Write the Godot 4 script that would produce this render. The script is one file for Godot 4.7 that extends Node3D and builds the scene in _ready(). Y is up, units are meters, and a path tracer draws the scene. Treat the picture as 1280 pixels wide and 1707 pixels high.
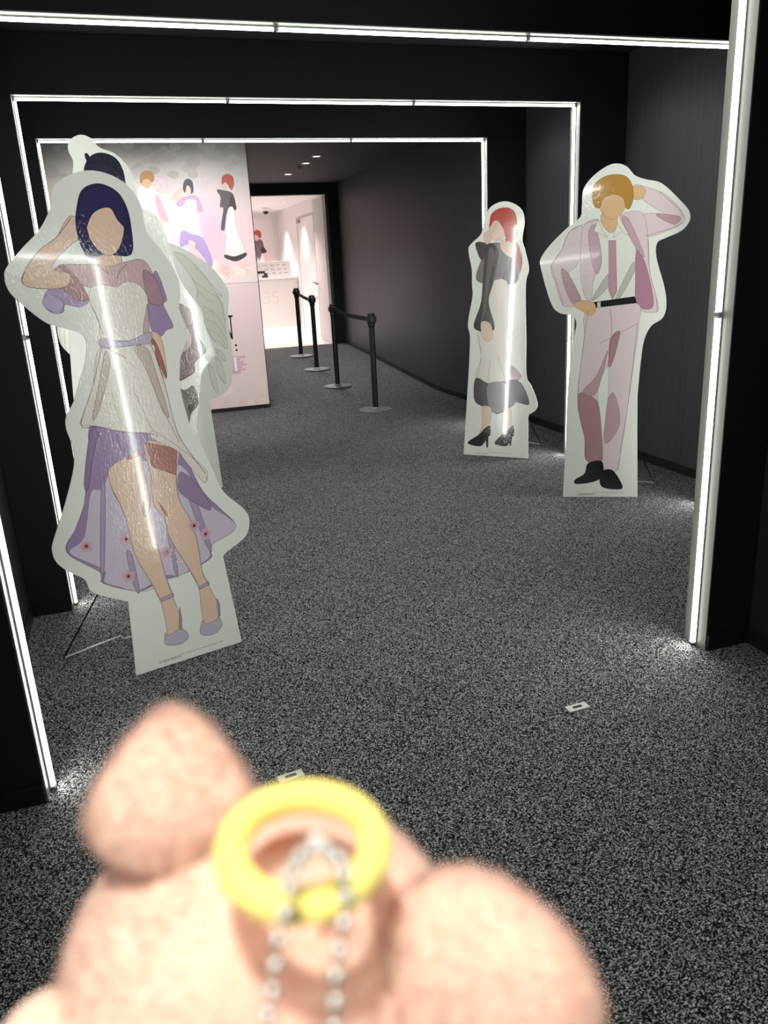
extends Node3D
# A dark corridor of light-framed portals with cardboard standees, a mural wall, belt posts, a bright shop beyond, and a plush toy held near the lens.

var mats := {}
var used := {}

# ---------------------------------------------------------------- helpers: materials
func mat(col: String, rough := 0.6, metal := 0.0) -> StandardMaterial3D:
	var key := "%s/%s/%s" % [col, rough, metal]
	if not mats.has(key):
		var m := StandardMaterial3D.new()
		m.albedo_color = Color(col)
		m.roughness = rough
		m.metallic = metal
		mats[key] = m
	return mats[key]

func glow(col: String, energy: float) -> StandardMaterial3D:
	var m := StandardMaterial3D.new()
	m.albedo_color = Color("ffffff")
	m.roughness = 0.4
	m.emission_enabled = true
	m.emission = Color(col)
	m.emission_energy_multiplier = energy
	return m

# ---------------------------------------------------------------- helpers: printing on card
class Canvas:
	var im: Image
	var u0: float
	var v1: float
	var k: float
	var ox := 0.0
	var oy := 0.0
	var w: int
	var h: int
	func _init(pu0: float, pv0: float, pu1: float, pv1: float, per_mm: float, paper: String) -> void:
		u0 = pu0
		v1 = pv1
		k = per_mm * 2.0
		w = int(ceil((pu1 - pu0) * per_mm)) * 2
		h = int(ceil((pv1 - pv0) * per_mm)) * 2
		im = Image.create(w, h, false, Image.FORMAT_RGBA8)
		im.fill(Color(paper))
	func to_px(p: Vector2) -> Vector2:
		return Vector2((p.x - u0) * k, (v1 - p.y) * k)
	static func pairs(a: Array) -> PackedVector2Array:
		var r := PackedVector2Array()
		for i in range(0, a.size(), 2):
			r.append(Vector2(a[i], a[i + 1]))
		return r
	static func curve(p: PackedVector2Array, closed := true, steps := 6) -> PackedVector2Array:
		var r := PackedVector2Array()
		var n := p.size()
		var last := n if closed else n - 1
		for i in last:
			var a := p[(i - 1 + n) % n] if closed or i > 0 else p[0]
			var b := p[i]
			var c := p[(i + 1) % n]
			var d := p[(i + 2) % n] if closed or i + 2 < n else p[n - 1]
			for s in steps:
				r.append(b.cubic_interpolate(c, a, d, float(s) / steps))
		if not closed:
			r.append(p[n - 1])
		return r
	func fill(q: PackedVector2Array, col: Color) -> void:
		var lo := 1e9
		var hi := -1e9
		for p in q:
			lo = minf(lo, p.y)
			hi = maxf(hi, p.y)
		for y in range(maxi(0, int(floor(lo))), mini(h - 1, int(ceil(hi))) + 1):
			var yc := y + 0.5
			var xs := PackedFloat32Array()
			for i in q.size():
				var a := q[i]
				var b := q[(i + 1) % q.size()]
				if (a.y <= yc) != (b.y <= yc):
					xs.append(a.x + (yc - a.y) / (b.y - a.y) * (b.x - a.x))
			xs.sort()
			for i in range(0, xs.size() - 1, 2):
				var x0 := clampi(int(round(xs[i])), 0, w)
				var x1 := clampi(int(round(xs[i + 1])), 0, w)
				if x1 > x0:
					im.fill_rect(Rect2i(x0, y, x1 - x0, 1), col)
	func poly(col: String, smooth: bool, a: Array) -> void:
		var p := pairs(a)
		if smooth:
			p = curve(p)
		var q := PackedVector2Array()
		for v in p:
			q.append(to_px(v))
		fill(q, Color(col))
		var edge := Color(col).darkened(0.42)
		var hw := 0.8 * k
		for i in q.size():
			var s := q[i]
			var e := q[(i + 1) % q.size()]
			var d := (e - s).normalized()
			var n := Vector2(-d.y, d.x) * hw
			fill(PackedVector2Array([s + n - d * hw * 0.5, e + n + d * hw * 0.5, e - n + d * hw * 0.5, s - n - d * hw * 0.5]), edge)
	func stroke(col: String, width: float, a: Array) -> void:
		var p := curve(pairs(a), false)
		var hw := width * k * 0.5
		for i in p.size() - 1:
			var s := to_px(p[i])
			var e := to_px(p[i + 1])
			var d := (e - s).normalized()
			var n := Vector2(-d.y, d.x) * hw
			fill(PackedVector2Array([s + n - d * hw * 0.5, e + n + d * hw * 0.5, e - n + d * hw * 0.5, s - n - d * hw * 0.5]), Color(col))
	func disc(p: Vector2, r: float, col: String, sx := 1.0) -> void:
		var q := PackedVector2Array()
		for i in 20:
			q.append(to_px(p + Vector2(cos(TAU * i / 20.0) * sx, sin(TAU * i / 20.0)) * r))
		fill(q, Color(col))
	func blossom(p: Vector2, r: float) -> void:
		for i in 5:
			disc(p + Vector2.from_angle(TAU * i / 5.0 + 0.3) * r * 0.55, r * 0.42, "dcb4c2")
		for i in 9:
			var d := Vector2.from_angle(TAU * i / 9.0)
			stroke_line("7c2f4a", 1.4, p, p + d * r * 0.5)
		disc(p, r * 0.17, "4a1c30")
	func stroke_line(col: String, width: float, s: Vector2, e: Vector2) -> void:
		var a := to_px(s)
		var b := to_px(e)
		var d := (b - a).normalized()
		var n := Vector2(-d.y, d.x) * width * k * 0.5
		fill(PackedVector2Array([a + n, b + n, b - n, a - n]), Color(col))
	func small_print(ua: float, ub: float, v: float) -> void:
		# the run of tiny characters after the lettering: a few strokes for each
		var r := RandomNumberGenerator.new()
		r.seed = 11
		var u := ua + 0.33 * (ub - ua)
		while u < ub:
			for s in 3:
				var o := Vector2(u + r.randf() * 4.0, v + r.randf() * 6.0)
				stroke_line("77776f", 0.9, o, o + (Vector2(3.4, 0) if r.randf() < 0.5 else Vector2(0, 4.0)))
			u += 7.0
	func pairs_of(a: Array) -> PackedVector2Array:
		return pairs(a)
	func texture() -> ImageTexture:
		im.resize(w / 2, h / 2, Image.INTERPOLATE_BILINEAR)
		return ImageTexture.create_from_image(im)

func pairs(a: Array) -> PackedVector2Array:
	return Canvas.pairs(a)

# ---------------------------------------------------------------- helpers: shapes
func begin() -> SurfaceTool:
	var st := SurfaceTool.new()
	st.begin(Mesh.PRIMITIVE_TRIANGLES)
	return st

func tri(st: SurfaceTool, a: Vector3, b: Vector3, c: Vector3, away: Vector3) -> void:
	# front faces run clockwise; away is a point behind the face
	var n := (b - a).cross(c - a)
	if n.length_squared() < 1e-16:
		return
	st.set_smooth_group(-1)
	if n.dot((a + b + c) / 3.0 - away) > 0.0:
		st.add_vertex(a); st.add_vertex(c); st.add_vertex(b)
	else:
		st.add_vertex(a); st.add_vertex(b); st.add_vertex(c)

func quad(st: SurfaceTool, a: Vector3, b: Vector3, c: Vector3, d: Vector3, away: Vector3) -> void:
	tri(st, a, b, c, away)
	tri(st, a, c, d, away)

func bx(st: SurfaceTool, lo: Vector3, hi: Vector3, bevel := 0.0, xf := Transform3D()) -> void:
	var c := (lo + hi) * 0.5
	var h := (hi - lo) * 0.5
	var e := minf(bevel, minf(h.x, minf(h.y, h.z)) * 0.9)
	var v := {}
	for i in 8:
		var s := Vector3(1 if i & 1 else -1, 1 if i & 2 else -1, 1 if i & 4 else -1)
		for ax in 3:
			var p := h
			for k in 3:
				if k != ax:
					p[k] -= e
			v[i * 3 + ax] = xf * (c + p * s)
	var o := xf * c
	for ax in 3:
		var a := 1 << ((ax + 1) % 3)
		var b := 1 << ((ax + 2) % 3)
		for side in [0, 1 << ax]:
			quad(st, v[side * 3 + ax], v[(side | a) * 3 + ax], v[(side | a | b) * 3 + ax], v[(side | b) * 3 + ax], o)
		if e > 0.0:
			for side in [0, a, b, a | b]:   # edges that run along ax
				var i0: int = side
				var i1: int = side | (1 << ax)
				quad(st, v[i0 * 3 + (ax + 1) % 3], v[i1 * 3 + (ax + 1) % 3], v[i1 * 3 + (ax + 2) % 3], v[i0 * 3 + (ax + 2) % 3], o)
	if e > 0.0:
		for i in 8:
			tri(st, v[i * 3], v[i * 3 + 1], v[i * 3 + 2], o)

func rod(st: SurfaceTool, path: PackedVector3Array, r: float, sides := 8, closed := false) -> void:
	var rings := []
	var n := path.size()
	for i in n:
		var t: Vector3
		if closed:
			t = (path[(i + 1) % n] - path[(i - 1 + n) % n]).normalized()
		else:
			t = (path[mini(i + 1, n - 1)] - path[maxi(i - 1, 0)]).normalized()
		var a := t.cross(Vector3.UP if absf(t.y) < 0.95 else Vector3.RIGHT).normalized()
		var b := t.cross(a)
		var ring := []
		for k in sides:
			var ang := TAU * k / sides
			ring.append(path[i] + (a * cos(ang) + b * sin(ang)) * r)
		rings.append(ring)
	for i in (n if closed else n - 1):
		var j := (i + 1) % n
		for k in sides:
			quad(st, rings[i][k], rings[i][(k + 1) % sides], rings[j][(k + 1) % sides], rings[j][k], (path[i] + path[j]) * 0.5)
	if not closed:
		for k in range(1, sides - 1):
			tri(st, rings[0][0], rings[0][k], rings[0][k + 1], path[1])
			tri(st, rings[n - 1][0], rings[n - 1][k], rings[n - 1][k + 1], path[n - 2])

func smooth_rod(path: PackedVector3Array, r: float, sides := 12, closed := false, ref := Vector3.ZERO) -> ArrayMesh:
	var st := begin()
	st.set_smooth_group(0)
	var n := path.size()
	var rows := n + 1 if closed else n
	for i in rows:
		var ii := i % n
		var t: Vector3
		if closed:
			t = (path[(ii + 1) % n] - path[(ii - 1 + n) % n]).normalized()
		else:
			t = (path[mini(ii + 1, n - 1)] - path[maxi(ii - 1, 0)]).normalized()
		var a := t.cross(ref if ref != Vector3.ZERO else Vector3.UP if absf(t.y) < 0.95 else Vector3.RIGHT).normalized()
		var b := t.cross(a)
		for k in sides + 1:
			var ang := TAU * k / sides
			var nn := a * cos(ang) + b * sin(ang)
			st.set_normal(nn)
			st.add_vertex(path[ii] + nn * r)
	for i in rows - 1:
		for k in sides:
			var p := i * (sides + 1) + k
			for q in [p, p + sides + 1, p + 1, p + 1, p + sides + 1, p + sides + 2]:
				st.add_index(q)
	return st.commit()

func lathe(profile: Array, segs := 24) -> ArrayMesh:
	# profile: Vector2(radius, height) from the bottom up
	var st := begin()
	var n := profile.size()
	for i in n - 1:
		for k in segs:
			var a0 := TAU * k / segs
			var a1 := TAU * (k + 1) / segs
			var p: Vector2 = profile[i]
			var q: Vector2 = profile[i + 1]
			var c0 := Vector3(cos(a0), 0, sin(a0))
			var c1 := Vector3(cos(a1), 0, sin(a1))
			var away := Vector3(0, (p.y + q.y) * 0.5, 0)
			if absf(p.y - q.y) < 1e-5:
				away.y += -0.05 if q.x < p.x else 0.05
			quad(st, c0 * p.x + Vector3.UP * p.y, c1 * p.x + Vector3.UP * p.y, c1 * q.x + Vector3.UP * q.y, c0 * q.x + Vector3.UP * q.y, away)
	st.generate_normals()
	return st.commit()

func bumpy(r: Vector3, rows: int, cols: int, shape: Callable) -> ArrayMesh:
	# a rounded body: each direction of a sphere is sent to shape(direction)
	var st := begin()
	st.set_smooth_group(0)
	for i in rows + 1:
		for k in cols + 1:
			var th := PI * i / rows
			var ph := TAU * k / cols
			var d := Vector3(sin(th) * cos(ph), cos(th), sin(th) * sin(ph))
			st.set_uv(Vector2(float(k) / cols, float(i) / rows))
			st.add_vertex((shape as Callable).call(d) * r)
	for i in rows:
		for k in cols:
			var p := i * (cols + 1) + k
			for q in [p, p + 1, p + cols + 1, p + 1, p + cols + 2, p + cols + 1]:
				st.add_index(q)
	st.generate_normals()
	return st.commit()

# ---------------------------------------------------------------- helpers: objects
func numbered(called: String) -> String:
	var n: int = used.get(called, 0)
	used[called] = n + 1
	return called if n == 0 else "%s_%03d" % [called, n]

func tag(o: Node, label: String, category: String, group := "") -> Node:
	o.set_meta("label", label)
	o.set_meta("category", category)
	if group:
		o.set_meta("group", group)
	return o

func thing(called: String, label: String, category: String, at := Vector3.ZERO, turn := 0.0, group := "") -> Node3D:
	var o := Node3D.new()
	o.name = numbered(called)
	add_child(o)
	o.position = at
	o.rotation.y = turn
	tag(o, label, category, group)
	return o

func part(called: String, mesh: Mesh, m: Material, parent: Node, at := Vector3.ZERO) -> MeshInstance3D:
	var o := MeshInstance3D.new()
	o.name = called
	o.mesh = mesh
	o.material_override = m
	o.position = at
	parent.add_child(o, true)
	return o

func built(called: String, st: SurfaceTool, m: Material, parent: Node) -> MeshInstance3D:
	st.generate_normals()
	return part(called, st.commit(), m, parent)

func block(called: String, lo: Vector3, hi: Vector3, m: Material, parent: Node, bevel := 0.0) -> MeshInstance3D:
	var st := begin()
	bx(st, lo, hi, bevel)
	return built(called, st, m, parent)

func struct(called: String, lo: Vector3, hi: Vector3, m: Material, bevel := 0.0) -> MeshInstance3D:
	var o := block(called, lo, hi, m, self, bevel)
	o.set_meta("kind", "structure")
	return o

var trims := 0
func next_trim() -> String:
	trims += 1
	return "trim_%d" % trims

func lettering(text: String, size: float, font: String, bold: bool, depth := 0.002) -> TextMesh:
	var f := SystemFont.new()
	f.font_names = PackedStringArray([font])
	f.font_weight = 700 if bold else 400
	var t := TextMesh.new()
	t.text = text
	t.font = f
	t.font_size = 64
	t.pixel_size = size / 64.0
	t.depth = depth
	return t

# ---------------------------------------------------------------- the printed figures (plain stand-ins, in millimetres on each board)
func girl_print(c: Canvas) -> void:
	c.poly("b9a2c4", true, [-287,1470,-227,1510,-144,1447,-178,1419,-227,1430,-239,1405,-272,1404,-296,1427])
	c.poly("c3b6d2", true, [-289,1463,-264,1465,-233,1438,-246,1406,-270,1404,-301,1435])
	c.poly("a78fb4", true, [-219,996,-126,958,0,938,101,839,162,673,221,590,277,506,197,501,157,425,151,391,56,361,1,353,-69,349,-156,334,-283,400,-283,441,-386,548,-341,629,-294,715,-247,867])
	c.poly("d6c9db", true, [-165,828,-83,837,93,789,156,639,281,500,160,443,147,396,61,364,6,354,-49,366,-156,336,-232,372,-278,404,-273,451,-379,544,-318,591,-265,750,-225,758])
	c.poly("b3a1bd", true, [-223,766,-210,755,-267,462,-283,449])
	c.poly("b3a1bd", true, [-178,490,-158,485,-154,336,-170,351])
	c.poly("b3a1bd", true, [94,695,116,717,160,443,139,457])
	c.poly("b3a1bd", true, [-8,553,10,548,7,360,-6,386])
	c.poly("eccbb4", true, [-182,823,-112,859,-63,859,-54,774,-55,674,-67,626,-57,538,-44,369,-30,276,-16,200,-15,127,-37,106,-74,118,-76,182,-82,273,-103,350,-146,482,-158,645,-187,750])
	c.poly("eccbb4", true, [-31,902,87,858,66,760,62,658,91,574,106,474,107,347,121,289,150,189,134,119,83,120,77,191,80,291,50,380,1,507,-9,596,-40,662,-32,779])
	c.poly("b8807a", false, [-31,902,87,858,66,756,-23,806])
	c.poly("b8807a", true, [-63,859,-94,848,-112,855,-55,882])
	c.poly("b07a70", true, [-76,682,-78,637,-80,616,-88,626,-85,655])
	c.poly("b07a70", true, [-21,663,3,619,5,602,-6,613])
	c.poly("c6bccb", true, [-84,137,-74,122,-19,133,4,107,-2,82,-38,72,-81,82,-94,97])
	c.poly("c6bccb", true, [73,142,88,123,126,126,146,134,152,99,127,74,85,73,59,86,58,105])
	c.poly("b7abbf", false, [-79,281,-27,289,-26,274,-77,266])
	c.poly("b7abbf", false, [81,286,126,297,127,283,82,274])
	c.poly("a99cb3", false, [150,217,157,187,152,142,143,135,146,190])
	c.poly("a99cb3", false, [-10,226,-9,171,-21,129,-27,140])
	c.poly("d3b0b0", true, [-85,1562,7,1566,64,1575,92,1555,115,1500,143,1429,99,1408,69,1426,-40,1478,-122,1482,-177,1507,-224,1560,-187,1566])
	c.poly("eccbb4", true, [-78,1598,-7,1592,-4,1566,-49,1553,-86,1563])
	c.poly("a890b8", true, [120,1530,143,1429,127,1406,151,1326,123,1312,95,1291,64,1325,72,1418,93,1470])
	c.poly("b48f9b", true, [72,1533,115,1500,128,1414,91,1409,71,1433])
	c.poly("b78b8f", true, [-216,1567,-168,1514,-144,1447,-182,1442,-206,1465,-262,1512])
	c.poly("eccbb4", true, [59,1310,95,1291,101,1210,92,1131,73,1165,52,1255])
	c.poly("b3706e", true, [55,1286,74,1269,92,1187,91,1135,68,1206])
	c.poly("eee4db", true, [-140,1446,-126,1483,-94,1492,-54,1485,-35,1481,3,1497,48,1484,71,1433,48,1350,42,1272,-37,1275,-119,1294,-122,1363,-136,1409])
	c.poly("cbb0b0", true, [67,1410,52,1302,33,1312,52,1373])
	c.poly("eee4db", true, [-125,1280,50,1267,65,1214,84,1083,104,907,186,739,174,720,103,848,8,914,-1,932,-110,957,-198,990,-252,1003,-238,1039,-187,1133])
	c.poly("eee4db", true, [12,937,111,845,189,755,187,720,172,706,113,803,86,850,-4,914])
	c.poly("c4b3cc", true, [-125,1303,-36,1283,57,1310,52,1271,-7,1267,-124,1268])
	c.poly("eccbb4", true, [-153,1729,-127,1715,-135,1658,-167,1634,-209,1603,-244,1568,-241,1547,-193,1534,-208,1494,-274,1487,-338,1498,-355,1520,-328,1565,-276,1619,-213,1660,-183,1701])
	c.poly("cfc0b4", true, [-9,1257,38,1249,55,1159,77,994,55,1014,23,1163])
	c.poly("cfc0b4", true, [-118,1256,-114,1194,-180,1047,-208,1019,-161,1145])
	c.poly("9c7fa8", true, [-224,973,-194,969,-233,880,-270,767,-280,793])
	c.poly("9c7fa8", true, [-127,950,-66,936,-92,880,-129,894])
	c.poly("9f8aa9", true, [162,673,184,589,127,627,68,692,89,764])
	c.poly("37315a", true, [-126,1758,-102,1811,-65,1834,-20,1836,28,1808,52,1750,54,1676,46,1609,19,1588,-56,1597,-111,1585,-136,1629,-140,1701])
	c.poly("eccbb4", true, [-100,1715,-64,1757,-4,1757,27,1698,14,1647,-12,1607,-42,1591,-70,1605,-99,1650])
	c.poly("37315a", true, [-122,1750,-92,1807,-35,1832,28,1808,48,1750,41,1684,11,1713,-12,1757,-67,1743,-100,1700,-123,1636,-135,1672])
	c.stroke("8b6f70", 2.0, [-134,1416,-115,1317])
	c.stroke("8b6f70", 2.0, [-116,1271,-47,1222])
	c.stroke("9b8580", 2.0, [-123,1102,-107,977])
	c.stroke("9b8580", 2.0, [-38,1091,10,922])
	c.stroke("9b8580", 2.0, [54,1030,100,883])
	c.stroke("8b6f70", 2.5, [-93,1562,-54,1527])
	c.stroke("8b6f70", 2.5, [14,1558,-19,1529,-37,1493])
	c.stroke("6b5a5a", 2.0, [-355,1520,-328,1565,-276,1619,-213,1660,-154,1722])
	c.stroke("6b5a5a", 2.0, [-355,1518,-338,1497,-274,1487])
	c.stroke("6b5a5a", 2.0, [-125,1280,-187,1133,-252,1003,-198,988,-114,956,10,926,12,913])
	c.stroke("6b5a5a", 2.0, [51,1267,68,1206,84,1083,104,907,186,739])
	c.stroke("6b5a5a", 2.0, [-187,750,-158,645,-146,482,-103,350,-82,273])
	c.stroke("6b5a5a", 2.0, [-54,774,-53,674,-66,625,-57,538,-44,369,-25,275])
	c.stroke("6b5a5a", 2.0, [-32,779,-40,662,-9,596,1,507,50,380,80,291])
	c.stroke("6b5a5a", 2.0, [66,760,62,658,91,574,106,474,107,347,125,288])
	c.stroke("8e7b96", 2.0, [-233,943,-294,715,-341,629,-388,549,-283,442,-281,400,-157,332,-94,330])
	for p in pairs([-316,555,-185,402,-24,459,146,495,-168,547,104,540]):
		c.blossom(p, 26.0)
	c.small_print(-131, 142, 24)

func girl_outline() -> Array:
	return [205,377,217,398,310,443,342,501,329,559,250,652,219,750,189,849,154,948,140,1085,148,1149,164,1212,195,1266,203,1314,187,1387,200,1440,198,1512,162,1590,111,1667,106,1727,103,1771,64,1837,-5,1875,-81,1881,-157,1854,-199,1815,-216,1757,-263,1688,-329,1629,-387,1573,-406,1539,-401,1485,-355,1425,-296,1369,-229,1345,-189,1323,-179,1285,-201,1212,-231,1153,-262,1089,-297,1040,-305,995,-294,920,-308,847,-360,728,-419,614,-436,570,-429,520,-393,473,-346,433,-333,386,-298,355,-223,314,-204,304,-226,0,227,0]


func suit_print(c: Canvas) -> void:
	c.poly("ead6d9", true, [-221,1654,-146,1673,-124,1570,-182,1445,-225,1396,-150,1242,-252,1210,-303,1338,-334,1453,-273,1546])
	c.poly("c8a5ab", true, [-271,1434,-225,1396,-150,1242,-202,1228,-254,1336])
	c.poly("ead6d9", true, [148,1895,290,1848,353,1806,426,1718,418,1657,330,1619,221,1601,189,1716,279,1726,326,1719,198,1808])
	c.poly("c8a5ab", true, [279,1722,412,1699,390,1659,327,1682])
	c.poly("eac093", true, [125,1884,205,1873,198,1819,143,1816])
	c.poly("f2f2ea", false, [-51,1704,46,1655,159,1586,174,1475,170,1245,-71,1219,-92,1256,-61,1455,-81,1631])
	c.poly("c9c9bd", true, [148,1445,168,1412,90,1256,58,1249])
	c.poly("c9c9bd", true, [6,1388,15,1324,-56,1249,-80,1255])
	c.poly("ead6d9", true, [-146,1669,-59,1711,-81,1646,-53,1487,-75,1376,-94,1231,-138,1298,-157,1428])
	c.poly("d0aeb8", true, [-113,1632,-74,1677,-32,1486,-59,1391,-94,1489])
	c.poly("ead6d9", true, [72,1726,193,1736,234,1598,253,1393,295,1247,305,1154,188,1184,175,1349,177,1507,110,1636])
	c.poly("bd8aa0", true, [174,1523,236,1409,281,1192,188,1199,170,1365])
	c.poly("d0aeb8", true, [79,1715,124,1694,217,1489,177,1522,110,1636])
	c.poly("c99fac", false, [7,1586,48,1584,63,1289,39,1237,15,1292])
	c.poly("f2f2ea", false, [-59,1711,-30,1643,0,1603,-81,1646])
	c.poly("f2f2ea", false, [45,1698,35,1601,86,1637])
	c.poly("eac093", true, [-33,1745,47,1732,46,1647,7,1634,-38,1691])
	c.poly("ead6d9", true, [-106,1186,179,1212,201,1089,182,893,147,557,115,315,99,175,12,193,7,386,26,610,25,831,-27,731,-32,612,-12,473,-1,228,-99,243,-111,388,-158,614,-145,835,-124,1002])
	c.poly("b98b90", true, [-159,657,-58,638,-19,543,-1,228,-96,243,-111,388])
	c.poly("b98b90", true, [32,997,88,1044,60,896,29,830])
	c.poly("c8a5ab", true, [26,610,66,661,105,472,17,351])
	c.poly("c8a5ab", true, [-126,682,-44,782,18,931,-19,747,-58,655])
	c.poly("262428", false, [-71,1227,170,1251,181,1212,-71,1193])
	c.poly("d8d8d0", false, [-52,1226,-32,1229,-31,1193,-51,1192])
	c.poly("eac093", true, [-194,1216,-137,1240,-71,1222,-62,1181,-86,1146,-127,1167])
	c.poly("202024", true, [-85,220,-1,232,8,143,-45,101,-156,86,-165,113,-106,154])
	c.poly("202024", true, [8,172,72,171,134,68,92,50,10,65,-11,118])
	c.poly("eac093", true, [-60,1847,96,1837,101,1783,72,1731,21,1706,-19,1729,-52,1777])
	c.poly("bf8f45", true, [-85,1795,-96,1865,-80,1917,-25,1952,37,1960,97,1944,133,1896,143,1827,125,1766,101,1768,85,1823,33,1849,-30,1830,-52,1777])
	c.stroke("7a6464", 2.0, [27,1178,39,1046,21,831])
	c.stroke("7a6464", 2.0, [-33,974,192,1090])
	c.stroke("7a6464", 2.0, [-103,1183,-131,969,-158,614,-111,388,-96,243])
	c.stroke("7a6464", 2.0, [192,1090,147,557,99,175])
	c.stroke("7a6464", 2.0, [-334,1453,-252,1210])
	c.stroke("7a6464", 2.0, [-334,1453,-273,1546,-221,1654,-59,1711])
	c.stroke("7a6464", 2.0, [234,1598,253,1393,295,1247,305,1154])
	c.stroke("7a6464", 2.0, [221,1601,421,1657,426,1718,290,1848])
	c.small_print(-146, 137, 24)

func suit_outline() -> Array:
	return [207,658,219,859,235,990,273,1071,335,1114,357,1181,343,1293,289,1470,289,1556,339,1584,423,1618,467,1669,466,1723,415,1787,303,1892,210,1921,147,1948,98,2001,36,2021,-27,2004,-104,1950,-150,1884,-156,1791,-166,1729,-243,1671,-339,1581,-396,1504,-395,1439,-335,1241,-284,1173,-201,1150,-175,1103,-190,1004,-212,837,-224,615,-229,319,-241,0,229,0,213,423]


func redhead_print(c: Canvas) -> void:
	c.poly("51494c", true, [-200,1636,-106,1621,-124,1513,-159,1521])
	c.poly("edcfbf", true, [-134,1697,-76,1721,-70,1658,-117,1627])
	c.poly("b4433a", true, [92,1639,131,1617,169,1519,166,1431,141,1397,122,1492])
	c.poly("857a7a", true, [-100,1617,8,1624,105,1541,132,1340,-171,1351,-162,1485,-128,1523])
	c.poly("5c5658", true, [105,1541,132,1340,15,1344,65,1455])
	c.poly("edcfbf", true, [3,1644,84,1639,110,1522,53,1534,4,1585])
	c.poly("eee5dc", true, [-68,1345,62,1341,68,1116,111,728,190,642,89,577,-174,615,-138,789,-171,956,-113,1201])
	c.poly("b79fa3", true, [109,717,192,640,147,603,112,624])
	c.poly("5a5254", true, [-180,615,-55,574,165,604,261,428,159,436,127,403,6,339,-62,386,-119,395,-189,447])
	c.poly("8d8081", true, [-78,568,78,571,94,391,6,346,-62,386])
	c.poly("4a4446", true, [-104,1621,-17,1573,-46,1360,-86,1201,-36,992,-201,1006,-146,1202,-133,1424])
	c.poly("6e6262", true, [-88,1590,-44,1559,-77,1362,-116,1120,-143,1038,-118,1242,-106,1423])
	c.poly("edcfbf", true, [-143,1049,-70,1037,-45,938,-89,901,-135,951])
	c.poly("edcfbf", true, [-124,388,-46,376,-66,213,-125,111,-156,132,-121,254])
	c.poly("edcfbf", true, [51,347,112,381,114,232,85,155,55,175])
	c.poly("222024", true, [-150,165,-93,223,-53,240,-51,170,-73,151,-125,78,-218,84,-235,106])
	c.poly("222024", false, [-92,168,-65,169,-67,68,-79,68])
	c.poly("222024", true, [44,175,99,220,136,252,146,180,123,157,91,90,1,96,-7,118])
	c.poly("222024", false, [102,177,133,179,124,92,113,91])
	c.poly("edcfbf", true, [-88,1776,25,1788,38,1691,-25,1642,-75,1682])
	c.poly("c1493d", true, [-89,1747,-78,1834,-20,1872,54,1872,108,1830,127,1724,114,1618,60,1641,46,1632,27,1711,-17,1781,-56,1789])
	c.stroke("8b7a78", 2.0, [-64,768,-78,599])
	c.stroke("8b7a78", 2.0, [-4,789,66,602])
	c.stroke("8b7a78", 2.0, [-171,956,-138,789,-174,615])
	c.small_print(-149, 133, 24)

func redhead_outline() -> Array:
	return [260,344,312,382,323,441,274,564,230,646,220,912,203,1312,224,1429,191,1566,167,1644,180,1758,161,1845,89,1903,0,1920,-90,1884,-134,1799,-156,1702,-231,1638,-257,1589,-228,1448,-224,1326,-218,1245,-253,1040,-234,935,-239,703,-275,0,265,0,254,320]


func topknot_print(c: Canvas) -> void:
	c.poly("7d8078", true, [-80,1000,200,1000,220,760,210,400,180,150,100,150,80,500,70,800,40,500,10,150,-80,150,-100,500])
	c.poly("202024", true, [100,150,185,150,220,95,160,75,95,90])
	c.poly("202024", true, [-80,150,10,150,20,90,-50,75,-115,95])
	c.poly("a98f90", true, [-40,1700,180,1700,280,1620,310,1350,260,1200,240,960,-100,960,-130,1250,-160,1450,-130,1620])
	c.poly("f2f2ea", false, [10,1700,130,1700,90,1300,50,1300])
	c.poly("55555c", false, [56,1660,84,1660,90,1360,70,1320,50,1360])
	c.poly("eccbb4", true, [25,1790,115,1790,125,1700,70,1660,15,1700])
	c.poly("eccbb4", true, [-15,1990,155,1990,155,1870,120,1790,70,1765,20,1790,-15,1870])
	c.poly("2b2d3a", true, [-20,1960,-25,2030,20,2090,80,2105,140,2080,165,2020,160,1950,120,1990,60,2000,10,1985])
	c.poly("2b2d3a", true, [-8,2099,7,2095,20,2057,7,2046,-8,2073])
	c.poly("2b2d3a", true, [-10,2039,18,2055,60,2065,108,2052,143,2012,159,1959,103,1919,25,1944,-5,2005])
	c.poly("8b7376", false, [342,1359,372,1352,410,1314,411,1260,403,1231,437,1162,456,1103,380,1053,375,999,289,963,222,1010,246,1302])
	c.poly("a98f90", true, [349,1365,400,1332,416,1289,409,1266,381,1251,359,1311])
	c.poly("bda7a6", true, [371,1234,395,1220,383,1149,346,1117,305,1115,336,1171])
	c.poly("7d8078", true, [300,911,354,928,372,858,361,816,316,773,268,637,193,650,212,952])
	c.poly("5c5f5a", true, [308,824,344,831,333,802,309,774])
	c.stroke("5a4a4c", 3, [375,1233,397,1196,383,1149,339,1112,305,1115])
	c.stroke("5a4a4c", 3, [403,1231,437,1162,456,1103,384,1053,372,999,289,963])
	c.stroke("4c4e4a", 3, [304,898,341,850])
	c.stroke("5a4a4c", 2.5, [349,1365,400,1332,416,1289])
	c.stroke("5a4a4c", 2.5, [334,1082,337,985])

func topknot_outline() -> Array:
	return [406,971,426,1012,478,1055,504,1089,498,1138,471,1255,464,1333,428,1383,393,1444,366,1503,348,1603,333,1708,301,1806,228,1856,212,1937,210,2000,184,2056,135,2105,67,2130,31,2172,-18,2184,-68,2158,-84,2114,-71,2063,-84,2008,-113,1926,-155,1761,-207,1480,-254,1135,-290,778,-235,0,235,0,235,520,300,560]


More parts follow.
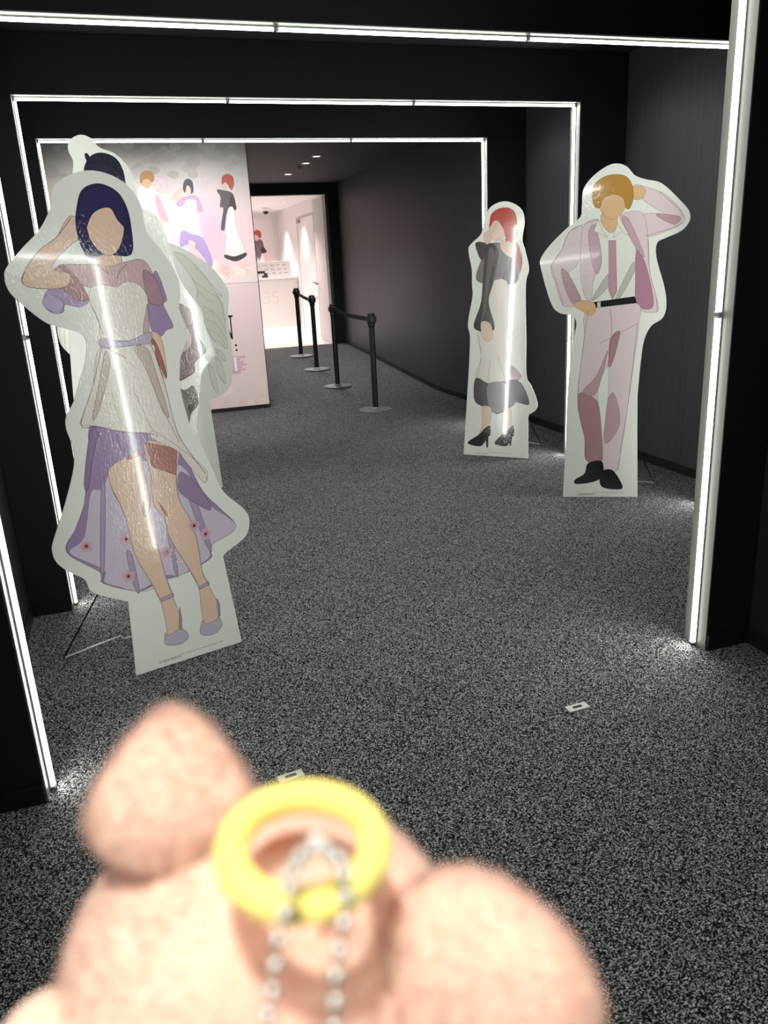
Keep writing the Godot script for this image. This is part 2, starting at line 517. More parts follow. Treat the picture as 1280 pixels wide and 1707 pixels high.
func wings_print(c: Canvas) -> void:
	c.poly("e6e7da", true, [-120,1500,-300,1560,-440,1350,-500,1100,-420,950,-300,1000,-180,1200])
	c.poly("7d8078", true, [-60,900,220,900,240,500,210,140,120,140,90,600,40,140,-60,140,-90,500])
	c.poly("202024", true, [120,140,215,140,240,90,130,75])
	c.poly("202024", true, [-60,140,40,140,30,75,-90,90])
	c.poly("e8e4dc", true, [0,1560,160,1560,260,1480,280,1200,240,880,-80,880,-120,1200,-100,1480])
	c.poly("eccbb4", true, [45,1640,115,1640,130,1560,80,1520,30,1560])
	c.poly("eccbb4", true, [5,1830,155,1830,155,1720,120,1650,80,1630,40,1650,5,1720])
	c.poly("a5604e", true, [-25,1650,-30,1830,20,1910,80,1930,140,1910,190,1830,185,1650,150,1700,145,1790,80,1830,15,1790,10,1700])
	c.poly("e6e7da", true, [298,1658,351,1646,399,1599,448,1553,502,1483,547,1397,591,1302,595,1208,590,1115,585,989,529,1041,484,1069,447,1158,452,1250,415,1329,428,1419,386,1511,341,1580])
	c.poly("e6e7da", true, [498,997,552,960,562,903,523,939])
	c.poly("e6e7da", true, [490,942,531,875,541,749,496,806])
	c.poly("e6e7da", true, [433,893,468,841,474,680,439,757])
	c.stroke("b9baa6", 2.5, [298,1658,373,1637,448,1556,431,1546,467,1522])
	c.stroke("b9baa6", 2.5, [298,1658,341,1580,386,1511,420,1419,415,1329,452,1250,447,1158,498,1052])
	c.stroke("b9baa6", 2.5, [467,1522,515,1459,599,1355,560,1373,596,1274])
	c.stroke("b9baa6", 2.5, [404,1473,490,1400,571,1334,591,1240,591,1185])
	c.stroke("b9baa6", 2.5, [451,1296,525,1244,578,1147,586,1115])
	c.stroke("b9baa6", 2.5, [454,1203,531,1166,581,1053,569,1085])
	c.stroke("b9baa6", 2.5, [461,1141,536,1088,587,989,527,1026,484,1069])
	c.stroke("b9baa6", 2.5, [498,997,552,960,562,903,514,932,498,997])
	c.stroke("b9baa6", 2.5, [490,942,531,875,541,749,491,831,468,905])
	c.stroke("b9baa6", 2.5, [433,893,468,841,474,680,432,766,427,878])
	c.stroke("b9baa6", 2.5, [434,1403,481,1340,536,1321])
	c.stroke("b9baa6", 2.5, [450,1234,495,1262,522,1221])

func wings_outline() -> Array:
	return [392,640,514,677,585,760,618,932,619,1198,650,1362,619,1454,542,1559,430,1643,334,1701,249,1738,202,1823,140,1937,29,1976,-53,1939,-90,1829,-165,1720,-290,1650,-417,1508,-500,1326,-529,1223,-522,1120,-467,1031,-440,946,-406,856,-220,0,413,0,404,626]


func mural_figures(c: Canvas) -> void:
	c.poly("f4eef2", true, [346,2388,433,2413,520,2367,583,2129,522,2094,498,2204,503,2094,357,2135,335,2244])
	c.poly("e9d2de", true, [520,2367,612,2347,628,2473,556,2492,516,2474,598,2383])
	c.poly("d8aebf", true, [532,2312,605,2073,539,2084,503,2240])
	c.poly("e3bb92", true, [399,2467,482,2471,469,2404,429,2386,396,2414])
	c.poly("bf8f52", true, [374,2459,392,2521,452,2550,513,2524,515,2465,489,2443,460,2475,412,2467,383,2432])
	c.poly("e8c8b8", true, [671,2291,758,2371,797,2379,783,2343,708,2281,797,2297,792,2261,696,2258])
	c.poly("c8a4c8", true, [712,2235,816,2297,931,2295,973,2155,915,2157,897,2249,809,2242,746,2198])
	c.poly("fbf6f6", true, [800,2252,908,2258,913,2138,937,1931,923,1894,827,1916,725,1957,794,2123])
	c.poly("b59ad0", true, [735,1957,828,1926,940,1875,1015,1661,986,1585,903,1724,796,1823,697,1808])
	c.poly("ecccc0", true, [791,1861,857,1840,846,1745,941,1626,911,1627,824,1727,797,1747])
	c.poly("ecccc0", true, [828,2397,876,2400,876,2345,847,2315,825,2339])
	c.poly("3a3552", true, [797,2379,815,2443,860,2469,900,2436,899,2350,873,2323,874,2378,839,2406,811,2334])
	c.poly("5b5457", true, [1144,2355,1212,2350,1307,2314,1322,2174,1250,2157,1233,1997,1145,1962,1192,2168,1158,2187,1175,2280])
	c.poly("3e393c", true, [1295,2296,1331,2164,1251,2163])
	c.poly("f3eceb", true, [1241,2163,1301,2165,1309,1957,1376,1723,1259,1680,1165,1703,1191,1884,1185,1961])
	c.poly("463f43", true, [1161,1703,1259,1680,1381,1713,1387,1684,1327,1647,1254,1631,1157,1670])
	c.poly("e9c3b4", true, [1210,2418,1244,2426,1244,2371,1217,2361])
	c.poly("c05045", true, [1203,2409,1217,2482,1273,2507,1325,2480,1329,2407,1301,2352,1284,2370,1245,2430])

# ---------------------------------------------------------------- builders
var card_back: StandardMaterial3D
var laminate_bumps: ImageTexture

func standee(called: String, label: String, at: Vector3, yaw: float, lean: float, outline: Array, corners: int, painter: Callable, foot_u: float, foot_back: float, print_from: Vector2, print_width: float) -> Node3D:
	var o := thing(called, label, "standee", at, deg_to_rad(yaw))
	var p := Canvas.pairs(outline)
	var n := p.size() - corners
	var smooth := PackedVector2Array()
	for i in n - 1:
		for s in 5:
			smooth.append(p[i].cubic_interpolate(p[i + 1], p[maxi(i - 1, 0)], p[mini(i + 2, n - 1)], s / 5.0))
	smooth.append(p[n - 1])
	for i in corners:
		smooth.append(p[n + i])
	var lo := Vector2(1e9, 0)
	var hi := Vector2(-1e9, 0)
	for q in smooth:
		lo.x = minf(lo.x, q.x)
		hi.x = maxf(hi.x, q.x)
		hi.y = maxf(hi.y, q.y)
	var c := Canvas.new(lo.x, lo.y, hi.x, hi.y, 0.9, "f3f3ec")
	(painter as Callable).call(c)
	var m := StandardMaterial3D.new()
	m.albedo_texture = c.texture()
	m.roughness = 0.1
	m.metallic_specular = 0.9
	m.clearcoat_enabled = true
	m.clearcoat = 1.0
	m.clearcoat_roughness = 0.055
	m.normal_enabled = true
	m.normal_texture = laminate_bumps
	m.normal_scale = 0.085
	var size := hi - lo
	var st := begin()
	var idx := Geometry2D.triangulate_polygon(smooth)
	for face in [1, 0]:
		var z := 0.0 if face else -0.007
		for i in range(0, idx.size(), 3):
			var q := [smooth[idx[i]], smooth[idx[i + 1]], smooth[idx[i + 2]]]
			var ccw: bool = (q[1] - q[0]).cross(q[2] - q[0]) > 0.0
			if ccw == (face == 1):
				q.reverse()
			for v in q:
				st.set_normal(Vector3(0, 0, 1 if face else -1))
				st.set_tangent(Plane(1, 0, 0, 1))
				st.set_uv(Vector2((v.x - lo.x) / size.x, (hi.y - v.y) / size.y))
				st.add_vertex(Vector3(v.x, v.y, 0) * 0.001 + Vector3(0, 0, z))
		if face:
			st.set_material(m)
	# front first, then back and rim in the plain card
	var both := st.commit()
	var arr := both.surface_get_arrays(0)
	var mesh := ArrayMesh.new()
	var half: int = idx.size()
	for s in 2:
		var part_arr := []
		part_arr.resize(Mesh.ARRAY_MAX)
		part_arr[Mesh.ARRAY_VERTEX] = (arr[Mesh.ARRAY_VERTEX] as PackedVector3Array).slice(s * half, (s + 1) * half)
		part_arr[Mesh.ARRAY_NORMAL] = (arr[Mesh.ARRAY_NORMAL] as PackedVector3Array).slice(s * half, (s + 1) * half)
		part_arr[Mesh.ARRAY_TEX_UV] = (arr[Mesh.ARRAY_TEX_UV] as PackedVector2Array).slice(s * half, (s + 1) * half)
		mesh.add_surface_from_arrays(Mesh.PRIMITIVE_TRIANGLES, part_arr)
		mesh.surface_set_material(s, m if s == 0 else card_back)
	var rim := begin()
	for i in smooth.size():
		var a := smooth[i] * 0.001
		var b := smooth[(i + 1) % smooth.size()] * 0.001
		var nn := Vector3(b.y - a.y, a.x - b.x, 0).normalized()
		var mid := Vector3((a.x + b.x) * 0.5, (a.y + b.y) * 0.5, 0)
		if Geometry2D.is_point_in_polygon(Vector2(mid.x + nn.x * 0.001, mid.y + nn.y * 0.001) * 1000.0, smooth):
			nn = -nn
		quad(rim, Vector3(a.x, a.y, 0), Vector3(b.x, b.y, 0), Vector3(b.x, b.y, -0.007), Vector3(a.x, a.y, -0.007), mid - nn)
	rim.generate_normals()
	rim.commit(mesh)
	mesh.surface_set_material(2, card_back)
	var board := MeshInstance3D.new()
	board.name = "board"
	board.mesh = mesh
	board.rotation.x = -deg_to_rad(lean)
	board.position.y = 0.003
	o.add_child(board, true)
	if print_width > 0.0:
		var t := part("copyright_line", lettering("© 2025 MAPPA/", print_width * 0.33 / 6.6, "Droid Sans", false, 0.0006), mat("77776f", 0.6), board)
		(t.mesh as TextMesh).horizontal_alignment = HORIZONTAL_ALIGNMENT_LEFT
		t.position = Vector3(print_from.x, print_from.y, 0.0005)
	# wire stand: two splayed legs from a clip on the back, a rod along the floor to each foot
	var back := Vector3(0, sin(deg_to_rad(lean)), -cos(deg_to_rad(lean)))
	var hub := Vector3(0, 0.72, -0.72 * tan(deg_to_rad(lean)) - 0.016)
	for s in [-1.0, 1.0]:
		var out: float = absf(foot_u) if s == signf(foot_u) else 0.15
		var foot := Vector3(out * s, 0.006, -foot_back)
		var wire := begin()
		rod(wire, PackedVector3Array([hub + Vector3(0.02 * s, 0, 0), foot]), 0.0035, 6)
		built("stand_leg", wire, mat("26272a", 0.45, 0.6), o)
	var wide := absf(foot_u)
	var side := signf(foot_u)
	var low := begin()
	rod(low, PackedVector3Array([Vector3(wide * side, 0.006, -foot_back), Vector3((wide - 0.24) * side, 0.03, -foot_back), Vector3((wide - 0.255) * side, 0.012, -foot_back), Vector3(-0.15 * side, 0.006, -foot_back)]), 0.0036, 6)
	built("floor_rod", low, mat("d5d6d2", 0.3, 0.3), o)
	var clip := begin()
	bx(clip, hub + Vector3(-0.04, -0.03, -0.006), hub + Vector3(0.04, 0.03, 0.008), 0.003)
	built("stand_clip", clip, mat("303033", 0.5), o)
	return o

var led_face: StandardMaterial3D
var led_strength := 0.12

func light_tube(a: Vector3, b: Vector3, out: Vector3, label: String) -> void:
	# an aluminium rail, a half-round opal cover along it, two end caps; the light leaves along out
	var x := (b - a).normalized()
	var z := -out
	var o := thing("light_tube", label, "light", (a + b) * 0.5, 0.0, "white light tubes of the portal frames")
	o.basis = Basis(x, z.cross(x), z)
	var l := (b - a).length() * 0.5 - 0.004
	block("rail", Vector3(-l, -0.013, -0.004), Vector3(l, 0.013, 0.008), mat("b9bab8", 0.4, 0.4), o, 0.001)
	var st := begin()
	var prof := []
	for i in 9:
		var ang := PI * i / 8.0
		prof.append(Vector2(cos(ang) * 0.0118, -0.004 - sin(ang) * 0.0125))
	for i in 8:
		var p: Vector2 = prof[i]
		var q: Vector2 = prof[i + 1]
		quad(st, Vector3(-l + 0.008, p.x, p.y), Vector3(l - 0.008, p.x, p.y), Vector3(l - 0.008, q.x, q.y), Vector3(-l + 0.008, q.x, q.y), Vector3(0, 0, 0.0))
	built("light_cover", st, led_face, o)
	for s in [-1.0, 1.0]:
		block("end_cap", Vector3(l * s - 0.008 if s > 0 else -l, -0.013, -0.017), Vector3(l * s if s > 0 else -l + 0.008, 0.013, 0.0), mat("cfd0cc", 0.5), o, 0.002)
	var lamp := AreaLight3D.new()
	lamp.name = "tube_light"
	lamp.area_size = Vector2(2.0 * l, 0.02)
	lamp.light_color = Color(0.985, 1.0, 0.975)
	lamp.light_energy = led_strength
	lamp.shadow_enabled = true
	lamp.position = Vector3(0, 0, -0.0175)
	o.add_child(lamp, true)

func belt_post(at: Vector3, label: String) -> Node3D:
	var o := thing("belt_post", label, "barrier post", at, 0.0, "black belt barrier posts in a row")
	part("base", lathe([Vector2(0.0, 0.0), Vector2(0.18, 0.0), Vector2(0.182, 0.006), Vector2(0.175, 0.012), Vector2(0.05, 0.02), Vector2(0.036, 0.034), Vector2(0.0, 0.034)], 32), mat("8a8c8f", 0.38, 0.4), o)
	part("pole", lathe([Vector2(0.0, 0.03), Vector2(0.031, 0.03), Vector2(0.031, 0.9), Vector2(0.0, 0.9)], 20), mat("17181b", 0.35, 0.1), o)
	var head := part("belt_head", lathe([Vector2(0.0, 0.885), Vector2(0.03, 0.885), Vector2(0.038, 0.9), Vector2(0.038, 0.93), Vector2(0.044, 0.935), Vector2(0.044, 1.0), Vector2(0.04, 1.008), Vector2(0.04, 1.022), Vector2(0.036, 1.028), Vector2(0.0, 1.03)], 24), mat("0e0f11", 0.5), o)
	for k in 4:
		var st := begin()
		var ang := TAU * k / 4.0
		bx(st, Vector3(-0.026, 0.94, 0.036), Vector3(0.026, 1.0, 0.052), 0.004, Transform3D(Basis(Vector3.UP, ang), Vector3.ZERO))
		built("belt_slot", st, mat("131417", 0.4), head)
	part("cap", lathe([Vector2(0.0, 1.029), Vector2(0.03, 1.029), Vector2(0.028, 1.034), Vector2(0.0, 1.035)], 20), mat("4c4d4f", 0.3, 0.3), o)
	return o

func belt(a: Vector3, b: Vector3, sag: float, label: String) -> void:
	var st := begin()
	var n := 12
	for i in n:
		var p := a.lerp(b, float(i) / n) + Vector3(0, -sag * sin(PI * i / n), 0)
		var q := a.lerp(b, float(i + 1) / n) + Vector3(0, -sag * sin(PI * (i + 1) / n), 0)
		var h := Vector3(0, 0.024, 0)
		var t := Vector3(0.0012, 0, 0)
		quad(st, p - h + t, q - h + t, q + h + t, p + h + t, p)
		quad(st, p - h - t, q - h - t, q + h - t, p + h - t, p)
		quad(st, p + h - t, q + h - t, q + h + t, p + h + t, p)
		quad(st, p - h - t, q - h - t, q - h + t, p - h + t, p)
	st.generate_normals()
	var o := MeshInstance3D.new()
	o.name = numbered("barrier_belt")
	o.mesh = st.commit()
	o.material_override = mat("1b1c1f", 0.8)
	add_child(o)
	tag(o, label, "belt", "retractable belts between the posts")

func downlight(at: Vector3, label: String, energy: float, angle: float, aim := Vector3.DOWN, col := Color(1, 0.985, 0.97), radius := 0.06) -> void:
	var o := thing("downlight", label, "light", at, 0.0, "small round ceiling downlights")
	part("trim_ring", lathe([Vector2(radius * 0.72, -0.001), Vector2(radius, -0.006), Vector2(radius + 0.012, -0.002), Vector2(radius + 0.012, 0.0)], 24), mat("9a9a98", 0.5), o)
	var g := glow("fff4e4", 1.2)
	part("lens", lathe([Vector2(0.0, -0.0035), Vector2(radius * 0.72, -0.0035), Vector2(radius * 0.74, 0.0)], 20), g, o)
	var s := SpotLight3D.new()
	s.name = "downlight_beam"
	s.light_energy = energy
	s.spot_angle = angle
	s.spot_angle_attenuation = 0.8
	s.spot_range = 12.0
	s.spot_attenuation = 2.0
	s.light_size = 0.04
	s.light_color = col
	s.shadow_enabled = true
	o.add_child(s, true)
	s.position = Vector3(0, -0.03, 0)
	s.basis = Basis.looking_at(aim, Vector3.FORWARD if absf(aim.y) > 0.9 else Vector3.UP)

func _ready() -> void:
	# ---- camera, sky, exposure
	var cam := Camera3D.new()
	cam.name = "camera"
	cam.position = Vector3(0, 1.5, 0)
	cam.rotation = Vector3(-0.306521, -0.304283, -0.051527)
	cam.near = 0.02
	cam.far = 60.0
	cam.keep_aspect = Camera3D.KEEP_HEIGHT
	var lens := CameraAttributesPhysical.new()
	lens.frustum_focal_length = 18.174
	lens.frustum_focus_distance = 4.6
	lens.frustum_near = 0.02
	lens.frustum_far = 60.0
	lens.exposure_aperture = 4.3
	cam.attributes = lens
	cam.fov = 66.86
	add_child(cam)
	cam.current = true
	var env := Environment.new()
	env.background_mode = Environment.BG_COLOR
	env.background_color = Color.BLACK
	env.tonemap_mode = Environment.TONE_MAPPER_LINEAR
	env.tonemap_exposure = 2.35
	env.sdfgi_enabled = true
	env.ssao_enabled = true
	env.ssil_enabled = true
	var we := WorldEnvironment.new()
	we.name = "surroundings"
	we.environment = env
	add_child(we)
	led_face = glow("f9fffb", 6.0)
	led_strength = 0.16

	# ---- computed textures
	var rng := RandomNumberGenerator.new()
	rng.seed = 4
	var tuft := Image.create(1024, 1024, false, Image.FORMAT_RGBA8)
	tuft.fill(Color(0.09, 0.09, 0.09))
	for i in 60000:
		var v := 0.03 + 0.3 * rng.randf()
		var along := rng.randf() < 0.5
		tuft.fill_rect(Rect2i(rng.randi_range(-4, 1023), rng.randi_range(-4, 1023), 5 if along else 3, 3 if along else 5), Color(v, v, v * 0.99))
	for i in 44000:
		var v := 0.6 + 0.4 * pow(rng.randf(), 0.5)
		var along := rng.randf() < 0.6
		tuft.fill_rect(Rect2i(rng.randi_range(-4, 1023), rng.randi_range(-4, 1023), rng.randi_range(3, 6) if along else 2, 2 if along else rng.randi_range(3, 5)), Color(v, v, v * 0.99))
	var tuft_tex := ImageTexture.create_from_image(tuft)
	var drift := FastNoiseLite.new()
	drift.seed = 3
	drift.frequency = 0.012
	drift.fractal_octaves = 4
	var wear := NoiseTexture2D.new()
	wear.width = 512
	wear.height = 512
	wear.seamless = true
	wear.noise = drift
	var ramp := Gradient.new()
	ramp.colors = PackedColorArray([Color(0.72, 0.72, 0.72), Color(1, 1, 1)])
	wear.color_ramp = ramp
	var carpet := StandardMaterial3D.new()
	carpet.albedo_texture = tuft_tex
	carpet.roughness = 0.95
	carpet.metallic_specular = 0.2
	carpet.uv1_triplanar = true
	carpet.uv1_world_triplanar = true
	carpet.uv1_scale = Vector3(1.15, 1.15, 1.15)
	carpet.heightmap_enabled = true
	carpet.heightmap_texture = tuft_tex
	carpet.heightmap_scale = 0.5

	var grain_noise := FastNoiseLite.new()
	grain_noise.seed = 9
	grain_noise.frequency = 0.06
	var grain_im := Image.create(512, 16, false, Image.FORMAT_RGBA8)
	for x in 512:
		var t := x / 512.0 * TAU
		var g := 0.86 + 0.14 * grain_noise.get_noise_2d(cos(t) * 260.0, sin(t) * 260.0)
		grain_im.fill_rect(Rect2i(x, 0, 1, 16), Color(g, g, g))
	var grain := ImageTexture.create_from_image(grain_im)
	var wall_dark := StandardMaterial3D.new()   # charcoal laminate with a faint upright grain
	wall_dark.albedo_color = Color("474950")
	wall_dark.albedo_texture = grain
	wall_dark.roughness = 0.5
	wall_dark.uv1_triplanar = true
	wall_dark.uv1_world_triplanar = true
	wall_dark.uv1_scale = Vector3(0.6, 0.6, 0.6)
	var black := mat("101216", 0.6)
	var jamb := mat("77776f", 0.45)
	var skirting := mat("151619", 0.4)
	card_back = mat("dcdccf", 0.7)

	var lam_noise := FastNoiseLite.new()
	lam_noise.seed = 21
	lam_noise.frequency = 0.15
	lam_noise.fractal_octaves = 2
	var lam := Image.create(512, 512, false, Image.FORMAT_RGBA8)
	for y in 512:
		for x in 512:
			var v := 0.5 + 0.5 * lam_noise.get_noise_2d(x, y)
			lam.set_pixel(x, y, Color(v, v, v))
	lam.bump_map_to_normal_map(2.0)
	laminate_bumps = ImageTexture.create_from_image(lam)

	# ---- the setting
	struct("floor", Vector3(-0.75, -0.12, -9.06), Vector3(3.75, 0.0, 2.75), carpet)
	var rs := begin()
	var ra := [Vector3(-0.75, 0, -9.06), Vector3(3.75, 0, -9.06), Vector3(3.75, 0.27, -13.05), Vector3(-0.75, 0.27, -13.05)]
	var rb := [Vector3(-0.75, -0.12, -9.06), Vector3(3.75, -0.12, -9.06), Vector3(3.75, -0.12, -13.25), Vector3(-0.75, -0.12, -13.25)]
	var rc := [Vector3(3.75, 0.27, -13.25), Vector3(-0.75, 0.27, -13.25)]
	var mid := Vector3(1.5, 0.0, -11.5)
	quad(rs, ra[0], ra[1], ra[2], ra[3], mid)
	quad(rs, ra[3], ra[2], rc[0], rc[1], mid)
	quad(rs, rb[0], rb[1], rb[2], rb[3], mid)
	quad(rs, rb[2], rb[3], rc[1], rc[0], mid)
	tri(rs, rb[1], ra[1], ra[2], mid); quad(rs, rb[1], ra[2], rc[0], rb[2], mid)
	tri(rs, rb[0], ra[0], ra[3], mid); quad(rs, rb[0], ra[3], rc[1], rb[3], mid)
	var ramp_floor := built("floor", rs, carpet, self)
	ramp_floor.set_meta("kind", "structure")
	struct("floor", Vector3(0.45, 0.12, -18.5), Vector3(3.75, 0.272, -13.25), mat("e4e0de", 0.35))

	struct("ceiling", Vector3(-0.75, 2.83, -13.3), Vector3(3.75, 2.98, 2.75), mat("26272b", 0.7))
	struct("ceiling", Vector3(0.45, 2.76, -18.5), Vector3(3.75, 2.9, -13.3), mat("efebea", 0.7))
	struct("wall_left", Vector3(-0.75, 0, -13.3), Vector3(-0.6, 2.83, 2.75), black)
	struct("wall_right", Vector3(3.6, 0, -9.04), Vector3(3.75, 2.83, -2.35), wall_dark)
	struct("wall_right", Vector3(3.606, 0, -13.3), Vector3(3.75, 2.83, -9.04), wall_dark)
	struct("wall_right", Vector3(2.19, 0, -2.23), Vector3(2.34, 2.83, 2.75), black)
	struct("wall_right", Vector3(1.994, 0, -2.352), Vector3(3.75, 2.83, -2.228), black)
	struct("wall_back", Vector3(-0.75, 0, 2.6), Vector3(2.34, 2.83, 2.75), black)
	# the doorway wall at the end
	struct("wall_far", Vector3(-0.6, 0.0, -13.3), Vector3(1.6, 2.83, -13.18), black)
	struct("wall_far", Vector3(1.6, 2.7, -13.3), Vector3(3.6, 2.83, -13.18), black)
	struct("wall_far", Vector3(3.45, 0.2, -13.3), Vector3(3.606, 2.7, -13.18), black)
	# the bright shop behind it
	var pale := mat("ece7e6", 0.6)
	struct("wall_shop", Vector3(0.45, 0.272, -18.5), Vector3(0.6, 2.76, -13.3), pale)
	struct("wall_shop", Vector3(3.6, 0.272, -18.5), Vector3(3.75, 2.76, -13.3), pale)
	struct("wall_shop", Vector3(0.6, 0.272, -18.5), Vector3(3.6, 2.76, -18.35), pale)

	# portal frames: header and two piers each, gaps between them
	var depth := 0.0625
	var frames := [[0.3, 2.0], [-2.29, 1.994], [-3.794, 3.265], [-5.296, 3.225], [-6.785, 3.225]]
	for f in frames:
		var z: float = f[0]
		var xr: float = f[1]
		var right := 2.19 if xr < 3.0 and z > -2.0 else 3.6
		struct(next_trim(), Vector3(-0.6, 2.52, z - depth), Vector3(right, 2.83, z + depth), black, 0.002)
		struct(next_trim(), Vector3(-0.6, 0, z - depth), Vector3(-0.42, 2.52, z + depth), black, 0.002)
		if not (z > -2.3 and z < -2.2):
			struct(next_trim(), Vector3(xr, 0, z - depth), Vector3(right, 2.52, z + depth), black, 0.002)
		# grey lining boards that carry the tubes
		struct(next_trim(), Vector3(-0.42, 0.0, z - depth + 0.002), Vector3(-0.416, 2.52, z + depth - 0.002), jamb)
		struct(next_trim(), Vector3(xr - 0.004, 0.0, z - depth + 0.002), Vector3(xr, 2.52, z + depth - 0.002), jamb)
		struct(next_trim(), Vector3(-0.416, 2.516, z - depth + 0.002), Vector3(xr - 0.004, 2.52, z + depth - 0.002), jamb)
	# black skirting boards
	var sk := 0.065
	var zs := [2.6, 0.3625, 0.2375, -2.2275, -2.3525, -3.7315, -3.8565, -5.2335, -5.3585, -6.7225, -6.8475, -8.95]
	for i in range(0, zs.size(), 2):
		struct("baseboard_left", Vector3(-0.6, 0, zs[i + 1]), Vector3(-0.59, sk, zs[i]), skirting, 0.002)
	for i in range(4, zs.size() - 2, 2):
		struct("baseboard_right", Vector3(3.59, 0, zs[i + 1]), Vector3(3.6, sk, zs[i]), skirting, 0.002)
	struct("baseboard_right", Vector3(3.59, 0, -9.04), Vector3(3.6, sk, -6.8475), skirting, 0.002)
	var sl := begin()
	bx(sl, Vector3(3.594, 0.0, -2.0), Vector3(3.606, sk, 2.0), 0.002, Transform3D(Basis(Vector3.RIGHT, atan2(0.27, 3.99)), Vector3(0, 0.14, -11.05)))
	built("baseboard_right", sl, skirting, self).set_meta("kind", "structure")
	struct("baseboard_right", Vector3(2.18, 0, -2.228), Vector3(2.19, sk, 2.6), skirting, 0.002)
	for f in frames:
		for s in [-1.0, 1.0]:
			var zc: float = f[0] + s * (depth + 0.004)
			struct("baseboard_left", Vector3(-0.59, 0, zc - 0.004), Vector3(-0.421, sk, zc + 0.004), skirting, 0.001)
			if f[1] > 3.0:
				struct("baseboard_right", Vector3(f[1] + 0.001, 0, zc - 0.004), Vector3(3.59, sk, zc + 0.004), skirting, 0.001)
	struct("baseboard_right", Vector3(1.995, 0, -2.228), Vector3(2.18, sk, -2.219), skirting, 0.001)

	# ---- light tubes
	var which := ["the frame behind the camera", "the nearest light frame", "the second light frame", "the third light frame", "the farthest light frame"]
	for i in frames.size():
		var z: float = frames[i][0]
		var xr: float = frames[i][1] - 0.006
		var xl := -0.414
		light_tube(Vector3(xl, 0.004, z), Vector3(xl, 1.28, z), Vector3.RIGHT, "lower white light tube on the left upright of " + which[i])
		light_tube(Vector3(xl, 1.28, z), Vector3(xl, 2.505, z), Vector3.RIGHT, "upper white light tube on the left upright of " + which[i])
		light_tube(Vector3(xr, 0.004, z), Vector3(xr, 1.28, z), Vector3.LEFT, "lower white light tube on the right upright of " + which[i])
		light_tube(Vector3(xr, 1.28, z), Vector3(xr, 2.505, z), Vector3.LEFT, "upper white light tube on the right upright of " + which[i])
		var count := 2 if xr < 3.0 else 3
		for k in count:
			var a := Vector3(lerpf(xl, xr, float(k) / count), 2.514, z)
			var b := Vector3(lerpf(xl, xr, float(k + 1) / count), 2.514, z)
			var spot: String = ["left", "right"][k] if count == 2 else ["left", "middle", "right"][k]
			light_tube(a, b, Vector3.DOWN, spot + " white light tube along the top of " + which[i])

	# ---- standees
	standee("character_standee", "large glossy standee at left front, figure in white dress with lilac hem", Vector3(0.075, 0, -2.99), 15.8, 6.0, girl_outline(), 3, girl_print, -0.425, 0.344, Vector2(-0.13, 0.023), 0.26)
	standee("character_standee", "glossy standee of a blond figure in a pale pink suit, right side", Vector3(2.79, 0, -4.17), -28.0, 5.6, suit_outline(), 3, suit_print, 0.38, 0.33, Vector2(-0.15, 0.018), 0.3)
	standee("character_standee", "glossy standee of a red haired figure in a grey shrug and pale skirt", Vector3(2.69, 0, -5.5), -44.6, 5.0, redhead_outline(), 3, redhead_print, 0.235, 0.487, Vector2(-0.17, 0.018), 0.26)
	standee("character_standee", "standee with dark hair top showing over the front left standee", Vector3(0.0, 0, -4.2), 16.0, 5.0, topknot_outline(), 4, topknot_print, 0.22, 0.36, Vector2.ZERO, 0.0)
	standee("character_standee", "white winged standee, rearmost of the three at left", Vector3(0.13, 0, -5.55), 12.0, 4.0, wings_outline(), 3, wings_print, 0.3, 0.36, Vector2.ZERO, 0.0)

	# ---- mural wall
	var mw := thing("mural_wall", "pink printed mural wall with three figures closing the left of the corridor", "mural", Vector3(0, 0, -8.95))
	var c := Canvas.new(-600, 0, 1495, 2815, 0.5, "e9d3d4")
	mural_ground(c)
	mural_figures(c)
	var mural_mat := StandardMaterial3D.new()
	mural_mat.albedo_texture = c.texture()
	mural_mat.roughness = 0.45
	for k in 2:
		var y0: float = [0.045, 1.402][k]
		var y1: float = [1.399, 2.815][k]
		var pm := begin()
		bx(pm, Vector3(-0.598, y0, -0.012), Vector3(1.488, y1, 0.0), 0.001)
		pm.generate_normals()
		var arr := pm.commit_to_arrays()
		var uv := PackedVector2Array()
		for v in (arr[Mesh.ARRAY_VERTEX] as PackedVector3Array):
			uv.append(Vector2((v.x + 0.6) / 2.095, (2.815 - v.y) / 2.815))
		arr[Mesh.ARRAY_TEX_UV] = uv
		var am := ArrayMesh.new()
		am.add_surface_from_arrays(Mesh.PRIMITIVE_TRIANGLES, arr)
		part("panel", am, mural_mat, mw)
	block("backing", Vector3(-0.599, 0.0, -0.12), Vector3(1.498, 2.822, -0.0125), mat("141416", 0.6), mw, 0.002)
	block("plinth", Vector3(-0.599, 0.0, -0.0125), Vector3(1.492, 0.043, -0.004), mat("0f0f11", 0.6), mw, 0.001)
	var ink := mat("141416", 0.6)
	var letter := part("letter", lettering("N", 0.36, "Droid Serif", false), ink, mw, Vector3(1.09, 0.93, 0.0015))
	letter.scale = Vector3(0.62, 1.0, 1.0)
	part("letter", lettering("’ :", 0.13, "Droid Sans", true), ink, mw, Vector3(1.14, 0.72, 0.0015))
	block("banner", Vector3(0.6, 0.42, 0.0), Vector3(1.17, 0.62, 0.001), mat("d9a3b8", 0.6), mw)
	for k in 7:
		block("banner_streak", Vector3(1.17, 0.425 + k * 0.028, 0.0), Vector3(1.2 + 0.08 * fmod(k * 0.618, 1.0), 0.445 + k * 0.028, 0.001), mat("d9a3b8", 0.6), mw)
	part("letter", lettering("el", 0.2, "Droid Sans", true), mat("f4e9ec", 0.6), mw, Vector3(1.09, 0.52, 0.0022))

	# ---- belt posts
	var slope := 0.27 / 3.99
